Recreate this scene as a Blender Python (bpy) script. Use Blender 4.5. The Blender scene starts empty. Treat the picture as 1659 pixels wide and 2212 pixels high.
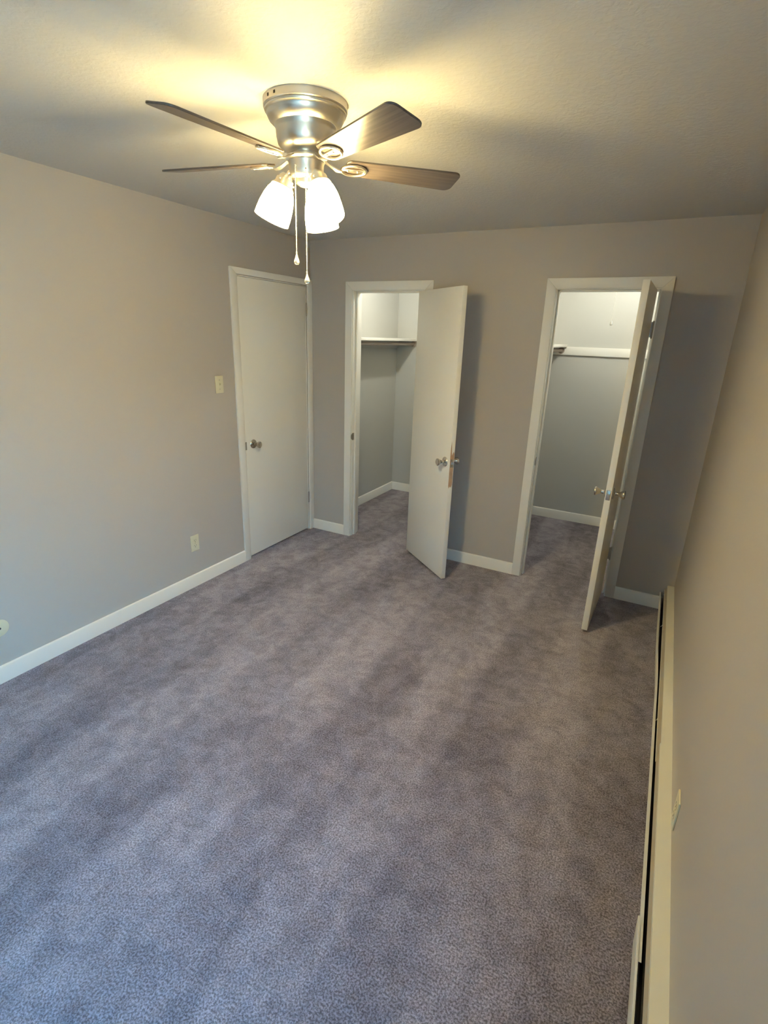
import bpy, bmesh, math, random
from mathutils import Vector, Matrix

S = bpy.context.scene
COL = S.collection
R_ = math.radians
random.seed(7)

# ------------------------------------------------------------------ camera
W, H = 2.959, 2.396          # room width, ceiling height (metres); back wall y=0, left wall x=0
NEAR = -5.10                 # wall behind the camera
CB = 1.56                    # back wall of the closets
F_PX, YAW, PITCH, ROLL = 1124.4623, -0.4817, -0.3277, 0.0352
cam_d = bpy.data.cameras.new('camera')
cam = bpy.data.objects.new('camera', cam_d)
COL.objects.link(cam)
cam_d.sensor_fit = 'HORIZONTAL'
cam_d.sensor_width = 36.0
cam_d.lens = F_PX / 1659.0 * 36.0
cam_d.clip_start = 0.02
fw = Vector((math.sin(YAW) * math.cos(PITCH), math.cos(YAW) * math.cos(PITCH), math.sin(PITCH)))
rt = Vector((math.cos(YAW), -math.sin(YAW), 0))
up = rt.cross(fw)
r2 = rt * math.cos(ROLL) + up * math.sin(ROLL)
u2 = up * math.cos(ROLL) - rt * math.sin(ROLL)
mw = Matrix((r2, u2, -fw)).transposed().to_4x4()
mw.translation = Vector((2.6854, -3.7219, 1.7161))
cam.matrix_world = mw
S.camera = cam

# ------------------------------------------------------------------ view and daylight
S.view_settings.view_transform = 'Standard'
S.view_settings.look = 'None'
S.view_settings.gamma = 1.0
S.view_settings.use_curve_mapping = False
S.view_settings.exposure = 0.0

LAMP_COL, LAMP_GLASS, LAMP_BULB = (1.0, 0.77, 0.335), 92.0, 1000.0
CLOSET_COL, CLOSET_POWER = (1.0, 1.0, 0.86), 760.0
SKY_COL, SKY_POWER, GROUND_COL = (0.08, 0.50, 1.0), 235.0, (0.03, 0.035, 0.03)

world = bpy.data.worlds.new('sky')
S.world = world
world.use_nodes = True
nt = world.node_tree
nt.nodes.clear()
wo = nt.nodes.new('ShaderNodeOutputWorld')
bg = nt.nodes.new('ShaderNodeBackground')
tc = nt.nodes.new('ShaderNodeTexCoord')
sx = nt.nodes.new('ShaderNodeSeparateXYZ')
cr = nt.nodes.new('ShaderNodeValToRGB')
nt.links.new(tc.outputs['Generated'], sx.inputs[0])
nt.links.new(sx.outputs['Z'], cr.inputs[0])
cr.color_ramp.elements[0].position = 0.14
cr.color_ramp.elements[0].color = (*GROUND_COL, 1)
cr.color_ramp.elements[1].position = 0.52
cr.color_ramp.elements[1].color = (*SKY_COL, 1)
nt.links.new(cr.outputs[0], bg.inputs[0])
bg.inputs[1].default_value = SKY_POWER
nt.links.new(bg.outputs[0], wo.inputs[0])

WY0, WY1, WZ0, WZ1 = -4.85, -3.80, 0.80, 2.18      # window in the right wall, behind the camera
pl = bpy.data.lights.new('window_daylight', 'AREA')
pl.shape = 'RECTANGLE'
pl.size, pl.size_y = WZ1 - WZ0, WY1 - WY0
pl.cycles.is_portal = True
po = bpy.data.objects.new('window_daylight', pl)
COL.objects.link(po)
po.location = (W + 0.13, (WY0 + WY1) / 2, (WZ0 + WZ1) / 2)
po.rotation_euler = (0, R_(90), 0)               # shines towards -x, into the room

# ------------------------------------------------------------------ materials
def lnk(t, a, b): t.links.new(a, b)

def mat(name, col, rough=0.5, metal=0.0, spec=0.5, bump=None, vary=None, **kw):
    """bump: list of (scale, strength, distance, detail); vary: (scale, amount)"""
    m = bpy.data.materials.new(name)
    m.use_nodes = True
    t = m.node_tree
    b = t.nodes['Principled BSDF']
    b.inputs['Base Color'].default_value = (*col, 1)
    b.inputs['Roughness'].default_value = rough
    b.inputs['Metallic'].default_value = metal
    b.inputs['Specular IOR Level'].default_value = spec
    for k, v in kw.items():
        b.inputs[k.replace('_', ' ')].default_value = v
    c = t.nodes.new('ShaderNodeTexCoord')
    last = None
    for (sc, st, dist, det) in (bump or []):
        n = t.nodes.new('ShaderNodeTexNoise')
        n.inputs['Scale'].default_value = sc
        n.inputs['Detail'].default_value = det
        lnk(t, c.outputs['Object'], n.inputs['Vector'])
        bp = t.nodes.new('ShaderNodeBump')
        bp.inputs['Strength'].default_value = st
        bp.inputs['Distance'].default_value = dist
        lnk(t, n.outputs['Fac'], bp.inputs['Height'])
        if last: lnk(t, last.outputs[0], bp.inputs['Normal'])
        last = bp
    if last: lnk(t, last.outputs[0], b.inputs['Normal'])
    if vary:
        n = t.nodes.new('ShaderNodeTexNoise')
        n.inputs['Scale'].default_value = vary[0]
        n.inputs['Detail'].default_value = 4
        lnk(t, c.outputs['Object'], n.inputs['Vector'])
        mx = t.nodes.new('ShaderNodeMix'); mx.data_type = 'RGBA'
        lo = tuple(x * (1 - vary[1]) for x in col); hi = tuple(min(1, x * (1 + vary[1])) for x in col)
        mx.inputs[6].default_value = (*lo, 1); mx.inputs[7].default_value = (*hi, 1)
        lnk(t, n.outputs['Fac'], mx.inputs[0])
        lnk(t, mx.outputs[2], b.inputs['Base Color'])
    return m

def emit(name, col, strength, base=(0.9, 0.9, 0.88)):
    m = mat(name, base, 0.35)
    b = m.node_tree.nodes['Principled BSDF']
    b.inputs['Emission Color'].default_value = (*col, 1)
    b.inputs['Emission Strength'].default_value = strength
    return m

M = {}
M['wall'] = mat('greige_wall_paint', (0.48, 0.43, 0.375), 0.42, spec=0.35, bump=[(90, 0.08, 0.002, 3), (6, 0.10, 0.004, 2)], vary=(1.3, 0.03))
M['closet'] = mat('pale_closet_paint', (0.52, 0.51, 0.47), 0.5, spec=0.3, bump=[(90, 0.08, 0.002, 3)], vary=(1.5, 0.03))
M['white'] = mat('white_trim_paint', (0.84, 0.815, 0.75), 0.34, spec=0.4, bump=[(40, 0.06, 0.002, 3)])
M['door'] = mat('white_door_paint', (0.86, 0.83, 0.755), 0.33, spec=0.45, bump=[(110, 0.05, 0.001, 3)], vary=(2.0, 0.02))
M['ivory'] = mat('ivory_plastic', (0.70, 0.64, 0.45), 0.35)
M['ivory_dark'] = mat('ivory_plastic_shadow_slots', (0.05, 0.04, 0.03), 0.6)
M['nickel'] = mat('satin_nickel', (0.62, 0.57, 0.50), 0.24, 1.0, bump=[(300, 0.03, 0.0005, 2)])
M['nickel_fan'] = mat('brushed_nickel_fan', (0.82, 0.76, 0.66), 0.34, 1.0, bump=[(250, 0.03, 0.0005, 2)])
M['steel'] = mat('dull_hinge_steel', (0.40, 0.36, 0.30), 0.38, 1.0)
M['wood'] = mat('bare_wood', (0.47, 0.29, 0.17), 0.7, vary=(25, 0.3))
M['heater'] = mat('cream_heater_enamel', (0.72, 0.69, 0.58), 0.38, bump=[(8, 0.08, 0.004, 2)])
M['heater_face'] = mat('white_heater_enamel', (0.70, 0.70, 0.66), 0.38)
M['black'] = mat('black_fin_and_shade', (0.012, 0.011, 0.012), 0.55)
M['glass'] = mat('clear_window_glass', (1, 1, 1), 0.0, Transmission_Weight=1.0, IOR=1.02)
M['crystal'] = mat('clear_acrylic', (1, 0.98, 0.92), 0.05, Transmission_Weight=0.55, IOR=1.45)
M['rod'] = mat('worn_varnished_rod', (0.36, 0.29, 0.24), 0.4, vary=(12, 0.2))
M['tan'] = mat('tan_metal', (0.42, 0.355, 0.25), 0.45, vary=(9, 0.1))  # damper strip, a darker tan than the cream hood
M['cord'] = mat('white_cord', (0.8, 0.78, 0.7), 0.6)
M['shade'] = emit('lit_frosted_glass', LAMP_COL, LAMP_GLASS)
M['bulb'] = emit('lit_bulb', LAMP_COL, LAMP_BULB)
M['closet_bulb'] = emit('lit_closet_bulb', CLOSET_COL, CLOSET_POWER)
M['porcelain'] = mat('white_porcelain', (0.8, 0.8, 0.77), 0.2)

# fan blades: dark walnut with grain along the blade (local x)
def blade_material():
    m = mat('walnut_blade', (0.11, 0.07, 0.05), 0.28, spec=0.5)
    t = m.node_tree; b = t.nodes['Principled BSDF']
    c = t.nodes.new('ShaderNodeTexCoord'); mp = t.nodes.new('ShaderNodeMapping')
    mp.inputs['Scale'].default_value = (3, 60, 60)
    n = t.nodes.new('ShaderNodeTexNoise'); n.inputs['Scale'].default_value = 2.0; n.inputs['Detail'].default_value = 6
    r = t.nodes.new('ShaderNodeValToRGB')
    r.color_ramp.elements[0].color = (0.055, 0.043, 0.037, 1); r.color_ramp.elements[0].position = 0.3
    r.color_ramp.elements[1].color = (0.125, 0.098, 0.082, 1); r.color_ramp.elements[1].position = 0.75
    lnk(t, c.outputs['Object'], mp.inputs[0]); lnk(t, mp.outputs[0], n.inputs['Vector'])
    lnk(t, n.outputs['Fac'], r.inputs[0]); lnk(t, r.outputs[0], b.inputs['Base Color'])
    return m
M['blade'] = blade_material()

# ceiling: sprayed knockdown texture
def ceiling_material():
    m = mat('knockdown_ceiling_paint', (0.66, 0.64, 0.60), 0.55, spec=0.3)
    t = m.node_tree; b = t.nodes['Principled BSDF']
    c = t.nodes.new('ShaderNodeTexCoord')
    n1 = t.nodes.new('ShaderNodeTexNoise'); n1.inputs['Scale'].default_value = 55; n1.inputs['Detail'].default_value = 5; n1.inputs['Distortion'].default_value = 0.6
    n2 = t.nodes.new('ShaderNodeTexNoise'); n2.inputs['Scale'].default_value = 9; n2.inputs['Detail'].default_value = 2
    r = t.nodes.new('ShaderNodeValToRGB'); r.color_ramp.elements[0].position = 0.42; r.color_ramp.elements[1].position = 0.60
    for n in (n1, n2): lnk(t, c.outputs['Object'], n.inputs['Vector'])
    lnk(t, n1.outputs['Fac'], r.inputs[0])
    b1 = t.nodes.new('ShaderNodeBump'); b1.inputs['Strength'].default_value = 0.16; b1.inputs['Distance'].default_value = 0.004
    b2 = t.nodes.new('ShaderNodeBump'); b2.inputs['Strength'].default_value = 0.05; b2.inputs['Distance'].default_value = 0.01
    lnk(t, r.outputs[0], b1.inputs['Height']); lnk(t, n2.outputs['Fac'], b2.inputs['Height'])
    lnk(t, b2.outputs[0], b1.inputs['Normal']); lnk(t, b1.outputs[0], b.inputs['Normal'])
    return m
M['ceiling'] = ceiling_material()

# carpet: grey cut pile, tufts + vacuum tracks where the nap lies differently
def carpet_material():
    m = mat('grey_cut_pile_carpet', (0.17, 0.165, 0.185), 0.95, spec=0.1)
    t = m.node_tree; b = t.nodes['Principled BSDF']
    b.inputs['Sheen Weight'].default_value = 0.75
    b.inputs['Sheen Roughness'].default_value = 0.6
    b.inputs['Sheen Tint'].default_value = (1.0, 0.93, 0.95, 1)
    c = t.nodes.new('ShaderNodeTexCoord')
    def noise(scale, det, rough=0.5, mapping=None, dist=0.0):
        n = t.nodes.new('ShaderNodeTexNoise'); n.inputs['Scale'].default_value = scale
        n.inputs['Detail'].default_value = det; n.inputs['Roughness'].default_value = rough; n.inputs['Distortion'].default_value = dist
        if mapping:
            mp = t.nodes.new('ShaderNodeMapping'); mp.inputs['Scale'].default_value = mapping[0]; mp.inputs['Rotation'].default_value = (0, 0, R_(mapping[1]))
            lnk(t, c.outputs['Object'], mp.inputs[0]); lnk(t, mp.outputs[0], n.inputs['Vector'])
        else: lnk(t, c.outputs['Object'], n.inputs['Vector'])
        return n.outputs['Fac']
    def ramp(x, p0, p1, c0, c1):
        r = t.nodes.new('ShaderNodeValToRGB'); r.color_ramp.elements[0].position = p0; r.color_ramp.elements[1].position = p1
        r.color_ramp.elements[0].color = (*c0, 1); r.color_ramp.elements[1].color = (*c1, 1); lnk(t, x, r.inputs[0]); return r.outputs[0]
    def mul(a, bb):
        x = t.nodes.new('ShaderNodeMix'); x.data_type = 'RGBA'; x.blend_type = 'MULTIPLY'; x.inputs[0].default_value = 1
        lnk(t, a, x.inputs[6]); lnk(t, bb, x.inputs[7]); return x.outputs[2]
    tuft = noise(170, 3, 0.65)
    base = ramp(tuft, 0.40, 0.62, (0.060, 0.050, 0.064), (0.285, 0.250, 0.308))
    track = ramp(noise(2.1, 4, 0.6, ((1.0, 0.42, 1), 14), 0.5), 0.40, 0.60, (0.84, 0.835, 0.83), (1.14, 1.14, 1.14))
    blot = ramp(noise(11, 6, 0.7, None, 0.6), 0.38, 0.62, (0.82, 0.82, 0.82), (1.15, 1.15, 1.15))
    wv = t.nodes.new('ShaderNodeTexWave'); wv.bands_direction = 'X'      # straight vacuum passes along the room
    wv.inputs['Scale'].default_value = 0.56; wv.inputs['Distortion'].default_value = 2.2; wv.inputs['Detail'].default_value = 3; wv.inputs['Detail Scale'].default_value = 0.8
    lnk(t, c.outputs['Object'], wv.inputs['Vector'])
    track = mul(track, ramp(wv.outputs['Fac'], 0.38, 0.62, (0.90, 0.90, 0.90), (1.09, 1.09, 1.09)))
    lnk(t, mul(mul(base, track), blot), b.inputs['Base Color'])
    sh = t.nodes.new('ShaderNodeMapRange'); sh.inputs['From Min'].default_value = 0.62; sh.inputs['From Max'].default_value = 1.36
    sh.inputs['To Min'].default_value = 0.20; sh.inputs['To Max'].default_value = 0.70
    lnk(t, mul(track, blot), sh.inputs['Value']); lnk(t, sh.outputs[0], b.inputs['Sheen Weight'])
    b1 = t.nodes.new('ShaderNodeBump'); b1.inputs['Strength'].default_value = 0.75; b1.inputs['Distance'].default_value = 0.006
    lnk(t, tuft, b1.inputs['Height'])
    b2 = t.nodes.new('ShaderNodeBump'); b2.inputs['Strength'].default_value = 0.35; b2.inputs['Distance'].default_value = 0.02
    lnk(t, noise(28, 3), b2.inputs['Height']); lnk(t, b2.outputs[0], b1.inputs['Normal'])
    lnk(t, b1.outputs[0], b.inputs['Normal'])
    return m
M['carpet'] = carpet_material()

# ------------------------------------------------------------------ mesh helpers
class MB:
    """collects shapes and links them as one mesh object"""
    def __init__(s): s.bm = bmesh.new()
    def _merge(s, b, mtx=None):
        if mtx is not None: b.transform(mtx)
        me = bpy.data.meshes.new('tmp'); b.to_mesh(me); b.free(); s.bm.from_mesh(me); bpy.data.meshes.remove(me)
    def box(s, x0, x1, y0, y1, z0, z1, bev=0.0, seg=2, mtx=None):
        b = bmesh.new(); bmesh.ops.create_cube(b, size=1)
        for v in b.verts:
            v.co = Vector((x0 + (v.co.x + .5) * (x1 - x0), y0 + (v.co.y + .5) * (y1 - y0), z0 + (v.co.z + .5) * (z1 - z0)))
        if bev: bmesh.ops.bevel(b, geom=b.edges[:], offset=bev, segments=seg, profile=0.5, affect='EDGES')
        s._merge(b, mtx); return s
    def prism(s, pts, d, bev=0.0, mtx=None, seg=2):
        """pts: 3D outline (planar), extruded by vector d"""
        b = bmesh.new(); f = b.faces.new([b.verts.new(p) for p in pts])
        r = bmesh.ops.extrude_face_region(b, geom=[f])
        bmesh.ops.translate(b, verts=[g for g in r['geom'] if isinstance(g, bmesh.types.BMVert)], vec=Vector(d))
        bmesh.ops.recalc_face_normals(b, faces=b.faces[:])
        if bev: bmesh.ops.bevel(b, geom=b.edges[:], offset=bev, segments=seg, profile=0.5, affect='EDGES')
        s._merge(b, mtx); return s
    def lathe(s, prof, seg=32, mtx=None, caps=True):
        """prof: (r, z) list, revolved about z"""
        b = bmesh.new(); rings = []
        for r, z in prof:
            if r < 1e-6: rings.append([b.verts.new((0, 0, z))])
            else: rings.append([b.verts.new((r * math.cos(2 * math.pi * i / seg), r * math.sin(2 * math.pi * i / seg), z)) for i in range(seg)])
        for a, c in zip(rings, rings[1:]):
            for i in range(seg):
                j = (i + 1) % seg
                q = [a[i % len(a)], a[j % len(a)], c[j % len(c)], c[i % len(c)]]
                q = [v for k, v in enumerate(q) if v not in q[:k]]
                if len(q) > 2: b.faces.new(q)
        if caps:
            for rg in (rings[0], rings[-1]):
                if len(rg) > 2: b.faces.new(rg)
        bmesh.ops.recalc_face_normals(b, faces=b.faces[:])
        s._merge(b, mtx); return s
    def tube(s, path, r, seg=10, mtx=None):
        b = bmesh.new(); path = [Vector(p) for p in path]; rings = []
        rs = r if isinstance(r, (list, tuple)) else [r] * len(path)
        ref = None
        for i, p in enumerate(path):
            tg = (path[min(i + 1, len(path) - 1)] - path[max(i - 1, 0)]).normalized()
            if ref is None: ref = tg.orthogonal().normalized()
            ref = (ref - tg * ref.dot(tg)).normalized(); n2 = tg.cross(ref)
            rings.append([b.verts.new(p + (ref * math.cos(2 * math.pi * k / seg) + n2 * math.sin(2 * math.pi * k / seg)) * rs[i]) for k in range(seg)])
        for a, c in zip(rings, rings[1:]):
            for k in range(seg): b.faces.new([a[k], a[(k + 1) % seg], c[(k + 1) % seg], c[k]])
        b.faces.new(rings[0]); b.faces.new(rings[-1])
        bmesh.ops.recalc_face_normals(b, faces=b.faces[:])
        s._merge(b, mtx); return s
    def loft(s, sections):
        """closed sections (lists of points) joined in order, ends capped"""
        b = bmesh.new(); rg = [[b.verts.new(p) for p in sec] for sec in sections]; n = len(rg[0])
        for a, c in zip(rg, rg[1:]):
            for k in range(n): b.faces.new([a[k], a[(k + 1) % n], c[(k + 1) % n], c[k]])
        b.faces.new(rg[0]); b.faces.new(rg[-1])
        bmesh.ops.recalc_face_normals(b, faces=b.faces[:])
        s._merge(b); return s
    def ball(s, c, r, sc=(1, 1, 1), u=12, v=8):
        b = bmesh.new(); bmesh.ops.create_uvsphere(b, u_segments=u, v_segments=v, radius=r)
        s._merge(b, Matrix.Translation(c) @ Matrix.Diagonal((*sc, 1))); return s
    def build(s, name, m, parent=None, smooth=35, mtx=None):
        if mtx is not None: s.bm.transform(mtx)
        me = bpy.data.meshes.new(name); s.bm.to_mesh(me); s.bm.free()
        me.materials.append(m)
        if smooth:
            for p in me.polygons: p.use_smooth = True
            me.set_sharp_from_angle(angle=R_(smooth))
        o = bpy.data.objects.new(name, me); COL.objects.link(o)
        if parent: o.parent = parent
        return o

def empty(name, loc, rz=0.0):
    o = bpy.data.objects.new(name, None); COL.objects.link(o)
    o.location = loc; o.rotation_euler = (0, 0, rz); o.empty_display_size = 0.1
    return o
def tag(o, label, cat, group=None):
    o['label'] = label; o['category'] = cat
    if group: o['group'] = group
    return o
def struct(o, label=None):
    o['kind'] = 'structure'
    if label: o['label'] = label
    return o
def copy_tree(o, parent=None):
    c = o.copy(); COL.objects.link(c); c.parent = parent
    for ch in list(o.children): copy_tree(ch, c)
    return c
RX90 = Matrix.Rotation(R_(90), 4, 'X'); RY90 = Matrix.Rotation(R_(90), 4, 'Y')

# ------------------------------------------------------------------ room shell
T = 0.12
struct(MB().box(-T, W + T, NEAR - T, CB + T, -0.1, 0.0).build('floor', M['carpet'], smooth=0), 'grey cut-pile carpet')
struct(MB().box(-T, W + T, NEAR - T, CB + T, H, H + 0.1).build('ceiling', M['ceiling'], smooth=0), 'textured off-white ceiling')
# left wall with a recess for the entry door
D1A, D1B, D1T = -0.850, -0.062, 2.066
b = MB().box(-T, -0.055, NEAR, 0, 0, H)
b.box(-0.055, 0, NEAR, D1A, 0, H).box(-0.055, 0, D1B, 0, 0, H).box(-0.055, 0, D1A, D1B, D1T, H)
struct(b.build('wall_left', M['wall'], smooth=0), 'greige left wall')
b = MB().box(W, W + T, NEAR - T, WY0, 0, H).box(W, W + T, WY1, 0.0, 0, H).box(W, W + T, WY0, WY1, 0, WZ0).box(W, W + T, WY0, WY1, WZ1, H)
struct(b.build('wall_right', M['wall'], smooth=0), 'greige right wall')
# back wall with two closet openings
C1L, C1R, C2L, C2R, CT = 0.408, 1.014, 1.940, 2.541, 2.030
J = 0.019
b = MB().box(-T, C1L - J, 0, T, 0, H).box(C1R + J, C2L - J, 0, T, 0, H).box(C2R + J, W + T, 0, T, 0, H)
b.box(C1L - J, C1R + J, 0, T, CT + J, H).box(C2L - J, C2R + J, 0, T, CT + J, H)
struct(b.build('wall_back', M['wall'], smooth=0), 'greige back wall with two closet openings')
struct(MB().box(-T, W, NEAR - T, NEAR, 0, H).build('wall_near', M['wall'], smooth=0))
# closet interiors: same pale paint, one slab per wall
C1W, C2W = 1.42, 1.535       # faces of the partition between the closets
struct(MB().box(-T, 0.012, T, CB + T, 0, H).build('wall_closet_left', M['closet'], smooth=0))
struct(MB().box(C1W, C2W, T, CB, 0, H).build('wall_closet_divider', M['closet'], smooth=0))
struct(MB().box(W, W + T, T, CB + T, 0, H).build('wall_closet_right', M['closet'], smooth=0))
struct(MB().box(0.012, W, CB, CB + T, 0, H).build('wall_closet_back', M['closet'], smooth=0))
# window behind the camera
w = MB().box(W - .018, W, WY0 - .06, WY1 + .06, WZ1, WZ1 + .06, .003).box(W - .018, W, WY0 - .06, WY0, WZ0 - .06, WZ1, .003)
w.box(W - .018, W, WY1, WY1 + .06, WZ0 - .06, WZ1, .003).box(W - .03, W, WY0, WY1, WZ0 - .06, WZ0, .003)
win = struct(w.build('window_1', M['white']))
f = MB(); fx0, fx1 = W + .04, W + .08
f.box(fx0, fx1, WY0, WY0 + .04, WZ0, WZ1, .003).box(fx0, fx1, WY1 - .04, WY1, WZ0, WZ1, .003)
f.box(fx0, fx1, WY0, WY1, WZ0, WZ0 + .04, .003).box(fx0, fx1, WY0, WY1, WZ1 - .04, WZ1, .003)
zm = (WZ0 + WZ1) / 2
f.box(fx0, fx1, WY0, WY1, zm - .02, zm + .02, .003)
fr = f.build('window_sash', M['white'], win)
MB().box(W + .058, W + .062, WY0 + .04, WY1 - .04, WZ0 + .04, WZ1 - .04).build('pane', M['glass'], fr, smooth=0)

# ------------------------------------------------------------------ door casings and jambs
CW, CTH = 0.066, 0.016
def casing(a, b_, top, depth_sign, plane, cw_l=CW, cw_r=CW, cwt=CW):
    """flat casing with mitred corners around an opening a..b_ (local u, z), pieces bevelled"""
    m = MB(); o = 0.004       # reveal
    def P(u, z): return plane(u, z)
    d = plane(0, 0, CTH) - plane(0, 0)
    m.prism([P(a - o, 0), P(a - o, top + o), P(a - cw_l, top + cwt), P(a - cw_l, 0)], d, .003)
    m.prism([P(b_ + o, 0), P(b_ + o, top + o), P(b_ + cw_r, top + cwt), P(b_ + cw_r, 0)], d, .003)
    m.prism([P(a - o, top + o), P(b_ + o, top + o), P(b_ + cw_r, top + cwt), P(a - cw_l, top + cwt)], d, .003)
    return m
back_plane = lambda u, z, t=0.0: Vector((u, -t, z))
left_plane = lambda u, z, t=0.0: Vector((t, u, z))

def closet_frame(name, a, b_, label):
    o = casing(a, b_, CT, -1, back_plane).build(name, M['white'])
    struct(o, label)
    j = MB().box(a - J, a, -.001, T + .001, 0, CT + J, .001).box(b_, b_ + J, -.001, T + .001, 0, CT + J, .001).box(a, b_, -.001, T + .001, CT, CT + J, .001)
    j.build('jamb', M['white'], o)
    st = MB().box(a, a + .011, .040, .075, 0, CT, .002).box(b_ - .011, b_, .040, .075, 0, CT, .002).box(a, b_, .040, .075, CT - .011, CT, .002)
    st.build('door_stop', M['white'], o)
    k = MB().box(a - .0005, a + .0015, .004, .034, .865, .925, .0005).lathe([(0.0, 0), (.012, 0), (.012, .002), (0, .002)], 16, Matrix.Translation((a + .0005, -.002, .895)) @ RY90 @ Matrix.Diagonal((1.9, 1, 1, 1)))
    k.build('strike_plate', M['steel'], o)
    c = casing(a, b_, CT, 1, lambda u, z, t=0.0: Vector((u, T + t, z))).build('closet_side_casing', M['white'], o)
    return o
closet_frame('trim_2', C1L, C1R, 'white flat casing of the left closet')
closet_frame('trim_3', C2L, C2R, 'white flat casing of the right closet')
o = casing(D1A, D1B, D1T, 1, left_plane, .062, .062, .045).build('trim_1', M['white'])
struct(o, 'white casing of the closed door')
MB().box(-.054, 0, D1A - .001, D1A + .014, 0, D1T, .001).box(-.054, 0, D1B - .006, D1B, 0, D1T, .001).box(-.054, 0, D1A, D1B, D1T - .006, D1T, .001).build('jamb', M['white'], o)
MB().box(0.0, .0015, D1A + .003, D1A + .026, .870, .930, .0005).box(0.001, .003, D1A + .003, D1A + .010, .875, .925, .0005).build('strike_plate', M['steel'], o)

# ------------------------------------------------------------------ baseboards
BH, BT = 0.090, 0.014
def base_profile(pt):
    """pt(t,z): t = distance from wall"""
    return [pt(0, 0), pt(BT, 0), pt(BT, BH - .012), pt(BT * .75, BH - .004), pt(BT * .35, BH), pt(0, BH)]
def base(name, pt, lo, hi, label=None):
    m = MB().loft([[pt(t, z, s) for (t, z) in [(0, 0), (BT, 0), (BT, BH - .012), (BT * .75, BH - .004), (BT * .35, BH), (0, BH)]] for s in (lo, hi)])
    return struct(m.build(name, M['white'], smooth=30), label)
onleft = lambda t, z, s: (t, s, z)
onback = lambda t, z, s: (s, -t, z)
base('baseboard_left', onleft, NEAR, D1A - .062, 'white baseboard along the left wall')
base('baseboard_back_corner', onback, .003, C1L - CW)
base('baseboard_back', onback, C1R + CW, C2L - CW)
base('baseboard_back_right', onback, C2R + CW, W - .004)
base('baseboard_closet_left', lambda t, z, s: (.012 + t, s, z), T, CB)
base('baseboard_closet_back', lambda t, z, s: (s, CB - t, z), .012, C1W)
base('baseboard_closet_back_right', lambda t, z, s: (s, CB - t, z), C2W, W)
base('baseboard_closet_divider', lambda t, z, s: (C2W + t, s, z), T, CB)

# ------------------------------------------------------------------ doors
def knob_mesh(flare=True):
    """tulip door knob, base on z=0, pointing +z"""
    pr = [(0, 0), (.033, 0), (.034, .003), (.031, .007), (.018, .010), (.011, .014), (.010, .026), (.012, .034), (.019, .046), (.0245, .055), (.0255, .060), (.0245, .064), (.021, .066), (.017, .0645), (0, .064)]
    return pr
def add_knob(parent, x, y, z, normal):
    q = Vector((0, 0, 1)).rotation_difference(Vector(normal)).to_matrix().to_4x4()
    mt = Matrix.Translation((x, y, z)) @ q
    ro = MB().lathe([(0, 0), (.033, 0), (.034, .003), (.031, .007), (.018, .0095), (0, .0095)], 28, mt).build('rosette', M['nickel'])
    kn = MB().lathe(knob_mesh()[5:], 28, mt).build('knob', M['nickel'], parent)
    ro.parent = kn
    return kn
def add_hinge(parent, x, y, z, plate_dir):
    m = MB().lathe([(0, -.045), (.0055, -.045), (.0055, .045), (0, .045)], 12, Matrix.Translation((x, y, z)))
    for k in (-1, 1): m.ball((x, y, z + k * .047), .0055, u=10, v=6)
    px, py = plate_dir
    m.box(min(x, x + px), max(x, x + px), min(y, y + py), max(y, y + py), z - .044, z + .044)
    return m.build('hinge', M['steel'], parent)

# door_1: closed, in the left wall. Local frame = world
d1 = struct(MB().box(-.036, -.001, D1A + .017, D1B - .008, .016, D1T - .008, .002).build('door_1', M['door']), 'closed white flush door in the left wall')
add_knob(d1, -.001, -.752, .905, (1, 0, 0))
for z in (1.888, .312): add_hinge(d1, .006, D1B - .006, z, (-.004, .016))

# closet doors. Local frame: pivot at the hinge pin, closed leaf runs along -x, room face at y=+.012
def closet_door(name, px, phi, wid, top, label, knob_z):
    root = empty(name, (px, -.012, 0), R_(phi))
    struct(root, label)
    root['category'] = 'door'
    leaf = MB().box(-.002 - wid, -.002, .012, .046, .020, top, .0015).build('leaf', M['door'], root)
    kx = -.002 - wid + .062
    k1 = add_knob(root, kx, .012, knob_z, (0, -1, 0))
    k2 = add_knob(root, kx, .046, knob_z, (0, 1, 0))
    ex = -.002 - wid
    lp = MB().box(ex - .0008, ex + .0004, .017, .041, knob_z - .029, knob_z + .029, .0003)
    lp.prism([(ex, .022, knob_z - .008), (ex - .010, .022, knob_z - .008), (ex, .036, knob_z - .008)], (0, 0, .016))
    lp.build('latch_plate', M['nickel'], root)
    for z in (1.80, .33): add_hinge(root, 0, 0, z, (-.003, .044))
    return root
dl = closet_door('door_2', 1.014, 141.7, .596, 2.022, 'white closet door standing wide open, worn bare wood on its edge', .895)
ex = -.598
wp = MB().prism([(ex, .0455, .905), (ex, .0455, .735), (ex, .041, .715), (ex, .035, .728), (ex, .024, .722), (ex, .0165, .742), (ex, .0160, .905), (ex, .0145, .960), (ex, .022, .975), (ex, .034, .950), (ex, .037, 1.0), (ex, .041, 1.045), (ex, .0445, 1.0)], (-.0003, 0, 0))
pw = wp.build('bare_wood_patch', M['wood'], dl, smooth=0); pw['label'] = 'bare wood where the paint has worn off'
dr = closet_door('door_3', 2.535, 88.7, .596, 2.022, 'white closet door opened square into the room beside the heater', .895)

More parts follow.
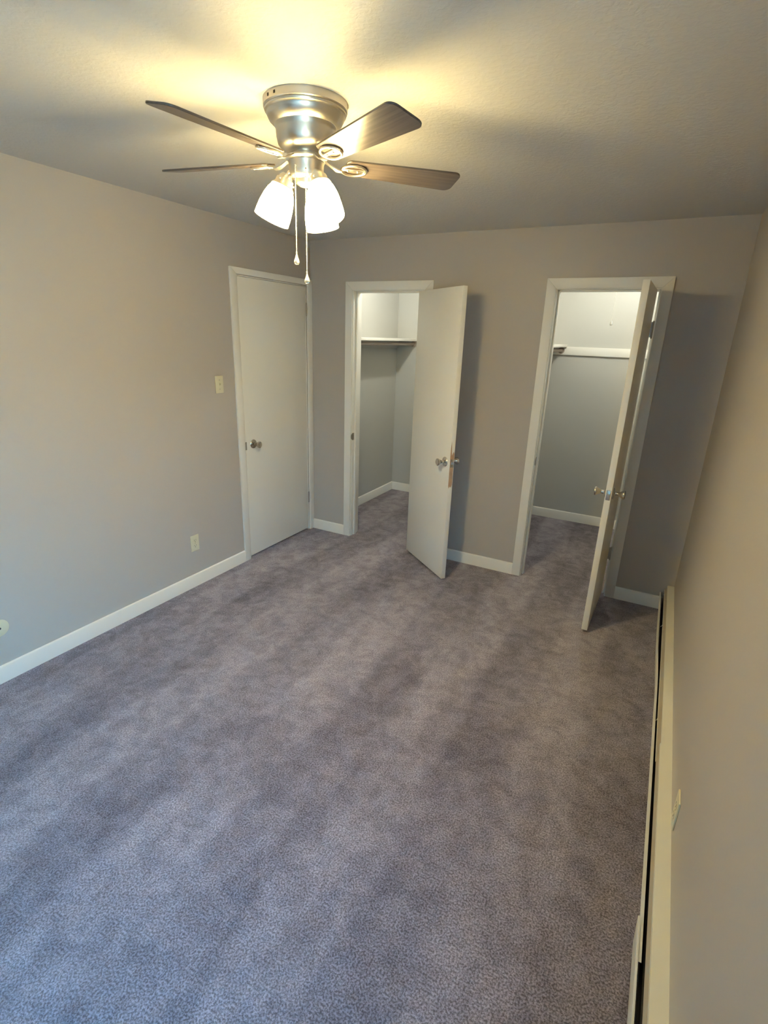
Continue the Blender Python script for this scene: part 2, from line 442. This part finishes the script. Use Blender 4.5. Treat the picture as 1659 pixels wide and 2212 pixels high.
# ------------------------------------------------------------------ closet shelves, rods, lights
SZ0, SZ1, SD = 1.664, 1.688, 0.250
n_trim = 3
def shelf(x0, label, back_cleat_to):
    r = empty('closet_shelf', (x0, .84, SZ0))
    tag(r, label, 'shelf', 'closet shelves')
    MB().box(0, SD, T - .84 + .002, CB - .84 - .001, 0, SZ1 - SZ0, .002).build('board', M['white'], r)
    global n_trim
    n_trim += 1
    c = MB().box(x0, x0 + .018, T + .002, CB - .001, SZ0 - .075, SZ0, .002)
    if back_cleat_to: c.box(x0 + .018, back_cleat_to, CB - .019, CB - .001, SZ0 - .068, SZ0 + .006, .002)
    struct(c.build('trim_%d' % n_trim, M['closet'] if not back_cleat_to else M['white']), 'painted support board under the closet shelf')
    return r
shelf(0.012, 'painted shelf across the left side of the left closet', None)
shelf(C2W, 'painted shelf in the right closet, its long cleat across the back wall', W - .002)
for x0, lab in ((0.012, 'hanging rod under the shelf of the left closet'), (C2W, 'hanging rod under the shelf of the right closet')):
    rd = MB().tube([(x0 + .205, T + .001, 1.635), (x0 + .205, CB - .019, 1.635)], .0145, 16)
    rd.lathe([(.0146, 0), (.030, 0), (.028, .008), (.019, .012), (.0146, .012)], 20, Matrix.Translation((x0 + .205, CB - .019, 1.635)) @ RX90, caps=False)
    ro = rd.build('closet_rod', M['rod'])
    tag(ro, lab, 'rod', 'closet rods')
def closet_light(x, y, label, cord):
    r = empty('closet_light', (x, y, H)); tag(r, label, 'light', 'bare closet bulbs')
    MB().lathe([(0, 0), (.055, 0), (.055, -.006), (.045, -.018), (.026, -.028), (.024, -.045), (0, -.045)], 28).build('lampholder', M['porcelain'], r)
    MB().lathe([(0, -.115), (.012, -.113), (.022, -.106), (.028, -.095), (.030, -.083), (.026, -.068), (.016, -.055), (.013, -.045), (0, -.045)], 16).build('bulb', M['closet_bulb'], r)
    if cord:
        dx, dy, dz = cord
        p = MB().tube([(.024, 0, -.038), (dx * .6, dy, -.07), (dx, dy, -.12), (dx, dy, dz)], .0010, 6).build('pull_cord', M['cord'], r)
        MB().lathe([(0, .014), (.003, .012), (.0075, 0), (.010, -.012), (.0085, -.022), (0, -.026)], 14, Matrix.Translation((dx, dy, dz))).build('pull_knob', M['porcelain'], p)
closet_light(.70, .62, 'bare bulb on the ceiling of the left closet', None)
closet_light(2.29, .80, 'bare bulb with a pull cord hanging in the right closet', (-.078, 0, 1.866 - H))

# ------------------------------------------------------------------ wall plates
def plate_mesh(mtx, w_=.070, h_=.114, t=.006):
    return MB().box(-w_ / 2, w_ / 2, -h_ / 2, h_ / 2, 0, t, .0022, 2, mtx)
def on_wall(x, y, z, nx):     # local: u along the wall, v up, w out of the wall
    n = Vector((nx, 0, 0)); v = Vector((0, 0, 1)); u = v.cross(n)
    m = Matrix((u, v, n)).transposed().to_4x4()
    return m
def outlet(loc, nx, label):
    r = empty('wall_outlet', loc); tag(r, label, 'outlet', 'ivory duplex outlets')
    m = on_wall(0, 0, 0, nx)
    plate_mesh(m).build('cover_plate', M['ivory'], r)
    for s in (-1, 1):
        rc = MB().lathe([(0, .0005), (.0165, .0005), (.0165, .0075), (0, .0075)], 24, m @ Matrix.Translation((0, s * .0195, 0))).build('receptacle', M['ivory'], r)
        sl = MB().box(-.0078, -.0055, s * .0195 - .001, s * .0195 + .008, .0072, .0078, mtx=m).box(.0055, .0078, s * .0195 - .001, s * .0195 + .008, .0072, .0078, mtx=m)
        sl.lathe([(0, .0072), (.0027, .0072), (.0027, .0078), (0, .0078)], 12, m @ Matrix.Translation((0, s * .0195 - .008, 0)))
        sl.build('slot', M['ivory_dark'], rc, smooth=0)
    MB().lathe([(0, .0055), (.0032, .0055), (.0028, .0072), (0, .0074)], 12, m).build('screw', M['steel'], r)
    return r
outlet((0.0, -1.386, .316), 1, 'ivory duplex outlet on the left wall below the light switch')
outlet((W, -2.10, .275), -1, 'ivory outlet low on the right wall just above the heater')
r = tag(empty('light_switch', (0.0, -1.061, 1.361)), 'ivory toggle light switch on the left wall beside the closed door', 'light switch')
m = on_wall(0, 0, 0, 1)
plate_mesh(m).build('cover_plate', M['ivory'], r)
MB().prism([(-.005, -.012, .0055), (.005, -.012, .0055), (.005, .012, .0055), (-.005, .012, .0055)], (0, 0, .002), mtx=m).prism([(-.0035, -.002, .007), (-.0035, .010, .007), (-.0035, .004, .019), (-.0035, -.003, .018)], (.007, 0, 0), mtx=m).build('toggle', M['ivory'], r)
for s in (-1, 1): MB().lathe([(0, .0055), (.0032, .0055), (.0028, .0072), (0, .0074)], 12, m @ Matrix.Translation((0, s * .030, 0))).build('screw', M['steel'], r)
r = tag(empty('cable_plate', (0.0, -2.624, .288)), 'round ivory cable cover plate low on the left wall', 'wall plate')
MB().lathe([(0, 0), (.044, 0), (.044, .003), (.039, .006), (.010, .0075), (0, .0075)], 36, m).build('cover_plate', M['ivory'], r)
MB().lathe([(0, .0074), (.006, .0074), (.006, .0082), (0, .0082)], 16, m).build('cable_hole', M['ivory_dark'], r)

# ------------------------------------------------------------------ baseboard heater along the right wall
ht = tag(empty('wall_heater', (W, 0, 0)), 'long cream baseboard heater along the right wall, front cover pulled loose', 'heater')
YE = NEAR + .02
def sec(pts, y): return [(x, y, z) for x, z in pts]
# x is measured from the wall (negative = into the room)
MB().box(-.004, -.0005, YE, -.006, .012, .176).build('back_panel', M['heater_face'], ht)
def hood(y0, y1, dx, dz, name='hood'):
    pr = [(0, .1835 + dz), (-.0395 - dx, .1815 + dz), (-.0405 - dx, .174), (-.0392 - dx, .174), (-.0380 - dx, .1795 + dz), (0, .1815 + dz)]
    ys = [y0, y1]
    return MB().loft([sec(pr, y) for y in ys]).build(name, M['heater'], ht, smooth=20)
hood(-1.69, -.008, 0, 0)
hood(YE, -1.665, .004, .0015)
# damper blade below the hood, its rolled lower edge is cream on the far half
MB().loft([sec([(-.0395, .1745), (-.0515, .1505), (-.0500, .1500), (-.0382, .1735)], y) for y in (YE, -.012)]).build('damper', M['tan'], ht, smooth=20)
MB().tube([(-.0525, -1.745, .1505), (-.0525, -.012, .1505)], .0016, 6).build('damper_edge', M['heater'], ht)
def off(y):                   # the far end of the cover bows into the room
    k = min(1, max(0, (-y - .60) / .55)); k = k * k * (3 - 2 * k)
    return -.010 * (1 - k)
def front(ys, b0, lean, fl, top, name='front_panel'):
    s = []
    for y in ys:
        o = off(y) + b0
        s.append(sec([(o, .022), (o - lean, top - .004), (o - lean + .001, top), (o - lean + fl, top), (o - lean + fl, top - .0015), (o - lean + .0028, top - .0018), (o + .0015, .022)], y))
    return MB().loft(s).build(name, M['heater_face'], ht, smooth=25)
N_ = 40
front([-.010 - i * (2.535 - .010) / N_ for i in range(N_ + 1)], -.0555, .0130, .0105, .127)
front([-2.405 - i * (-YE - 2.405) / 8 for i in range(9)], -.0690, .0045, .0070, .130)
# finned element and its brackets in the dark gap
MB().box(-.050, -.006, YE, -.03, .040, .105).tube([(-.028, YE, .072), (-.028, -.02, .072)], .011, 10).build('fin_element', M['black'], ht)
MB().box(-.046, -.005, YE, -.02, .106, .118).box(-.0485, -.005, YE, -.02, .001, .02).build('inner_shadow_plate', M['black'], ht, smooth=0)  # black sheets added as painted shade above and below the fins
for y in (-.045, -.50, -1.43):
    MB().tube([(-.044, y, .148), (-.054, y - .012, .128), (-.060, y - .016, .122)], .0016, 6).build('bracket', M['heater_face'], ht)

# ------------------------------------------------------------------ ceiling fan
FC = (1.522, -2.124)
fan = tag(empty('ceiling_fan', (*FC, H)), 'brushed nickel hugger ceiling fan with five walnut blades and three lit glass shades', 'ceiling fan')
A0 = 28.25                    # azimuth of the picture's right-hand side, only used to set out parts as photographed
MB().lathe([(0, 0), (.1315, 0), (.1315, -.021), (.128, -.024), (0, -.024)], 64).build('ceiling_plate', M['nickel_fan'], fan)
for az in (248, 262):
    MB().box(-.004, .004, -.1325, -.1312, -.015, -.007, .0008, mtx=Matrix.Rotation(R_(az + 90), 4, 'Z')).build('mounting_slot', M['black'], fan)
MB().lathe([(0, -.024), (.127, -.024), (.1285, -.027), (.1275, -.031), (.1235, -.034), (.1215, -.037), (.121, -.041), (.115, -.052), (.105, -.0615), (.0985, -.065), (.098, -.069), (.0955, -.073), (.0945, -.080), (.093, -.098), (.0885, -.115), (.080, -.126), (.066, -.132), (.050, -.134), (.046, -.137), (.048, -.140), (.046, -.143), (0, -.143)], 64).build('motor_housing', M['nickel_fan'], fan)
MB().lathe([(0, -.1435), (.052, -.1435), (.064, -.148), (.066, -.153), (.062, -.158), (.056, -.160), (0, -.160)], 48).build('flywheel', M['nickel_fan'], fan)
MB().lathe([(0, -.160), (.057, -.160), (.058, -.163), (.0565, -.168), (.0555, -.185), (.054, -.200), (.048, -.207), (.036, -.211), (.034, -.222), (.024, -.228), (.008, -.230), (0, -.230)], 48).build('switch_housing', M['nickel_fan'], fan)
# blade and its iron, along local +x, then four copies
BZ = -.160
BA = [46.3, -25.7, -97.7, -169.7, 118.3]
def iron():
    m = MB()
    path = [(.050, 0, -.150), (.066, 0, -.153), (.085, 0, -.164), (.102, 0, -.172), (.116, 0, -.1735)]
    wd = [.012, .010, .009, .013, .010]
    m.loft([[(x, -w_, z + .002), (x, w_, z + .002), (x, w_, z - .002), (x, -w_, z - .002)] for (x, _, z), w_ in zip(path, wd)])
    return m
PT = Matrix.Translation((.15, 0, BZ)) @ Matrix.Rotation(R_(13), 4, 'X').inverted() @ Matrix.Translation((-.15, 0, 0))
# clockwise edge (negative y) is the higher one
im = iron()
ring = [(.158 + .042 * math.cos(a), .030 * math.sin(a), -.0075) for a in [2 * math.pi * k / 28 for k in range(28)]]
im.tube(ring + [ring[0], ring[1]], .0042, 8, PT)
im.box(.112, .205, -.006, .006, -.009, -.004, .0015, mtx=PT)
for q in ((.138, .0), (.172, .0), (.194, .0)): im.ball(PT @ Vector((q[0], q[1], -.010)), .0042, (1, 1, .6), 10, 6)
bi = im.build('blade_arm', M['nickel_fan'], fan, smooth=50)
bl = bmesh.new()
def outline():
    p = []
    r0, r1, w0, w1 = .128, .530, .043, .058
    c0, c1 = .018, .026
    def arc(cx, cy, r, a0, a1, n=6): return [(cx + r * math.cos(R_(a0 + (a1 - a0) * k / n)), cy + r * math.sin(R_(a0 + (a1 - a0) * k / n))) for k in range(n + 1)]
    p += arc(r0 + c0, -w0 + c0, c0, 180, 262)
    p += arc(r1 - c1, -w1 + c1, c1, 272, 360)
    p += arc(r1 - c1, w1 - c1, c1, 0, 88)
    p += arc(r0 + c0, w0 - c0, c0, 98, 180)
    return p
bm_ = MB().prism([(x, y, -.003) for x, y in outline()], (0, 0, .006), .0012, mtx=PT, seg=1)
bo = bm_.build('blade', M['blade'], fan, smooth=30)
bo.rotation_euler = bi.rotation_euler = (0, 0, R_(BA[0]))
for a in BA[1:]:
    for src in (bi, bo):
        c = src.copy(); COL.objects.link(c); c.parent = fan; c.rotation_euler = (0, 0, R_(a))
# light kit: three arms with sockets and bell shades
TILT = 22
SH = [(.021, 0), (.0235, .003), (.027, .010), (.035, .020), (.0435, .036), (.050, .056), (.0545, .080), (.0570, .105), (.0575, .124)]
inner = [(r_ - .003, z_) for r_, z_ in reversed(SH[1:])]
for th in (-50, -170, 70):
    az = A0 + th
    RZ = Matrix.Rotation(R_(az), 4, 'Z')
    # local: +x outward; socket axis points down and outward
    base_p = Vector((.064, 0, -.203))
    q = Matrix.Translation(base_p) @ Matrix.Rotation(R_(180 - TILT), 4, 'Y')      # +z -> down, tilted outward
    so = MB().tube([(.030, 0, -.196), (.046, 0, -.190), (.057, 0, -.194), (.063, 0, -.207)], .0065, 12, RZ)
    so.lathe([(0, -.004), (.015, -.004), (.0215, .004), (.0225, .010), (.0275, .012), (.0300, .026), (.0385, .037), (.0370, .038), (.0280, .027), (.0255, .014), (0, .014)], 32, RZ @ q)
    for k in range(3):
        so.ball(RZ @ q @ Vector((.0300 * math.cos(k * 2.094), .0300 * math.sin(k * 2.094), .020)), .0035, u=8, v=6)
    so.build('lamp_socket', M['nickel_fan'], fan)
    sq = RZ @ q @ Matrix.Translation((0, 0, .016))
    sh = MB().lathe(SH + inner, 36, sq, caps=False).build('lamp_shade', M['shade'], fan, smooth=60)
    MB().lathe([(0, .004), (.012, .004), (.014, .020), (.024, .045), (.028, .062), (.026, .080), (.016, .092), (0, .096)], 16, sq).build('bulb', M['bulb'], sh, smooth=60)
# pull chains
RH = Vector((math.cos(R_(A0)), math.sin(R_(A0)), 0)); FH = Vector((-RH.y, RH.x, 0))
def chain(p, z0, z1, zp):
    m = MB(); n = int((z0 - z1) / .0042)
    hp = p * (.054 / p.length)
    m.tube([(hp.x * .95, hp.y * .95, z0 + .004), (hp.x * 1.1, hp.y * 1.1, z0 + .004), (p.x, p.y, z0)], .0028, 8)
    m.tube([(p.x, p.y, z0), (p.x, p.y, z1)], .0007, 6)
    for k in range(n + 1): m.ball((p.x, p.y, z0 - k * .0042), .0017, u=8, v=6)
    m.lathe([(0, .006), (.0028, .005), (.0028, -.004), (0, -.005)], 10, Matrix.Translation((p.x, p.y, z1)))
    ch = m.build('pull_chain', M['nickel_fan'], fan)
    h = z1 - zp
    MB().lathe([(0, 0), (.0025, -.001), (.004, -.25 * h), (.0075, -.55 * h), (.0092, -.75 * h), (.0075, -.92 * h), (.003, -h), (0, -h)], 20, Matrix.Translation((p.x, p.y, z1 - .002))).build('pull_knob', M['crystal'], ch, smooth=60)
chain(RH * -.029 - FH * .050, -.186, 1.962 - H, 1.930 - H)
chain(RH * .006 - FH * .062, -.196, 1.902 - H, 1.872 - H)
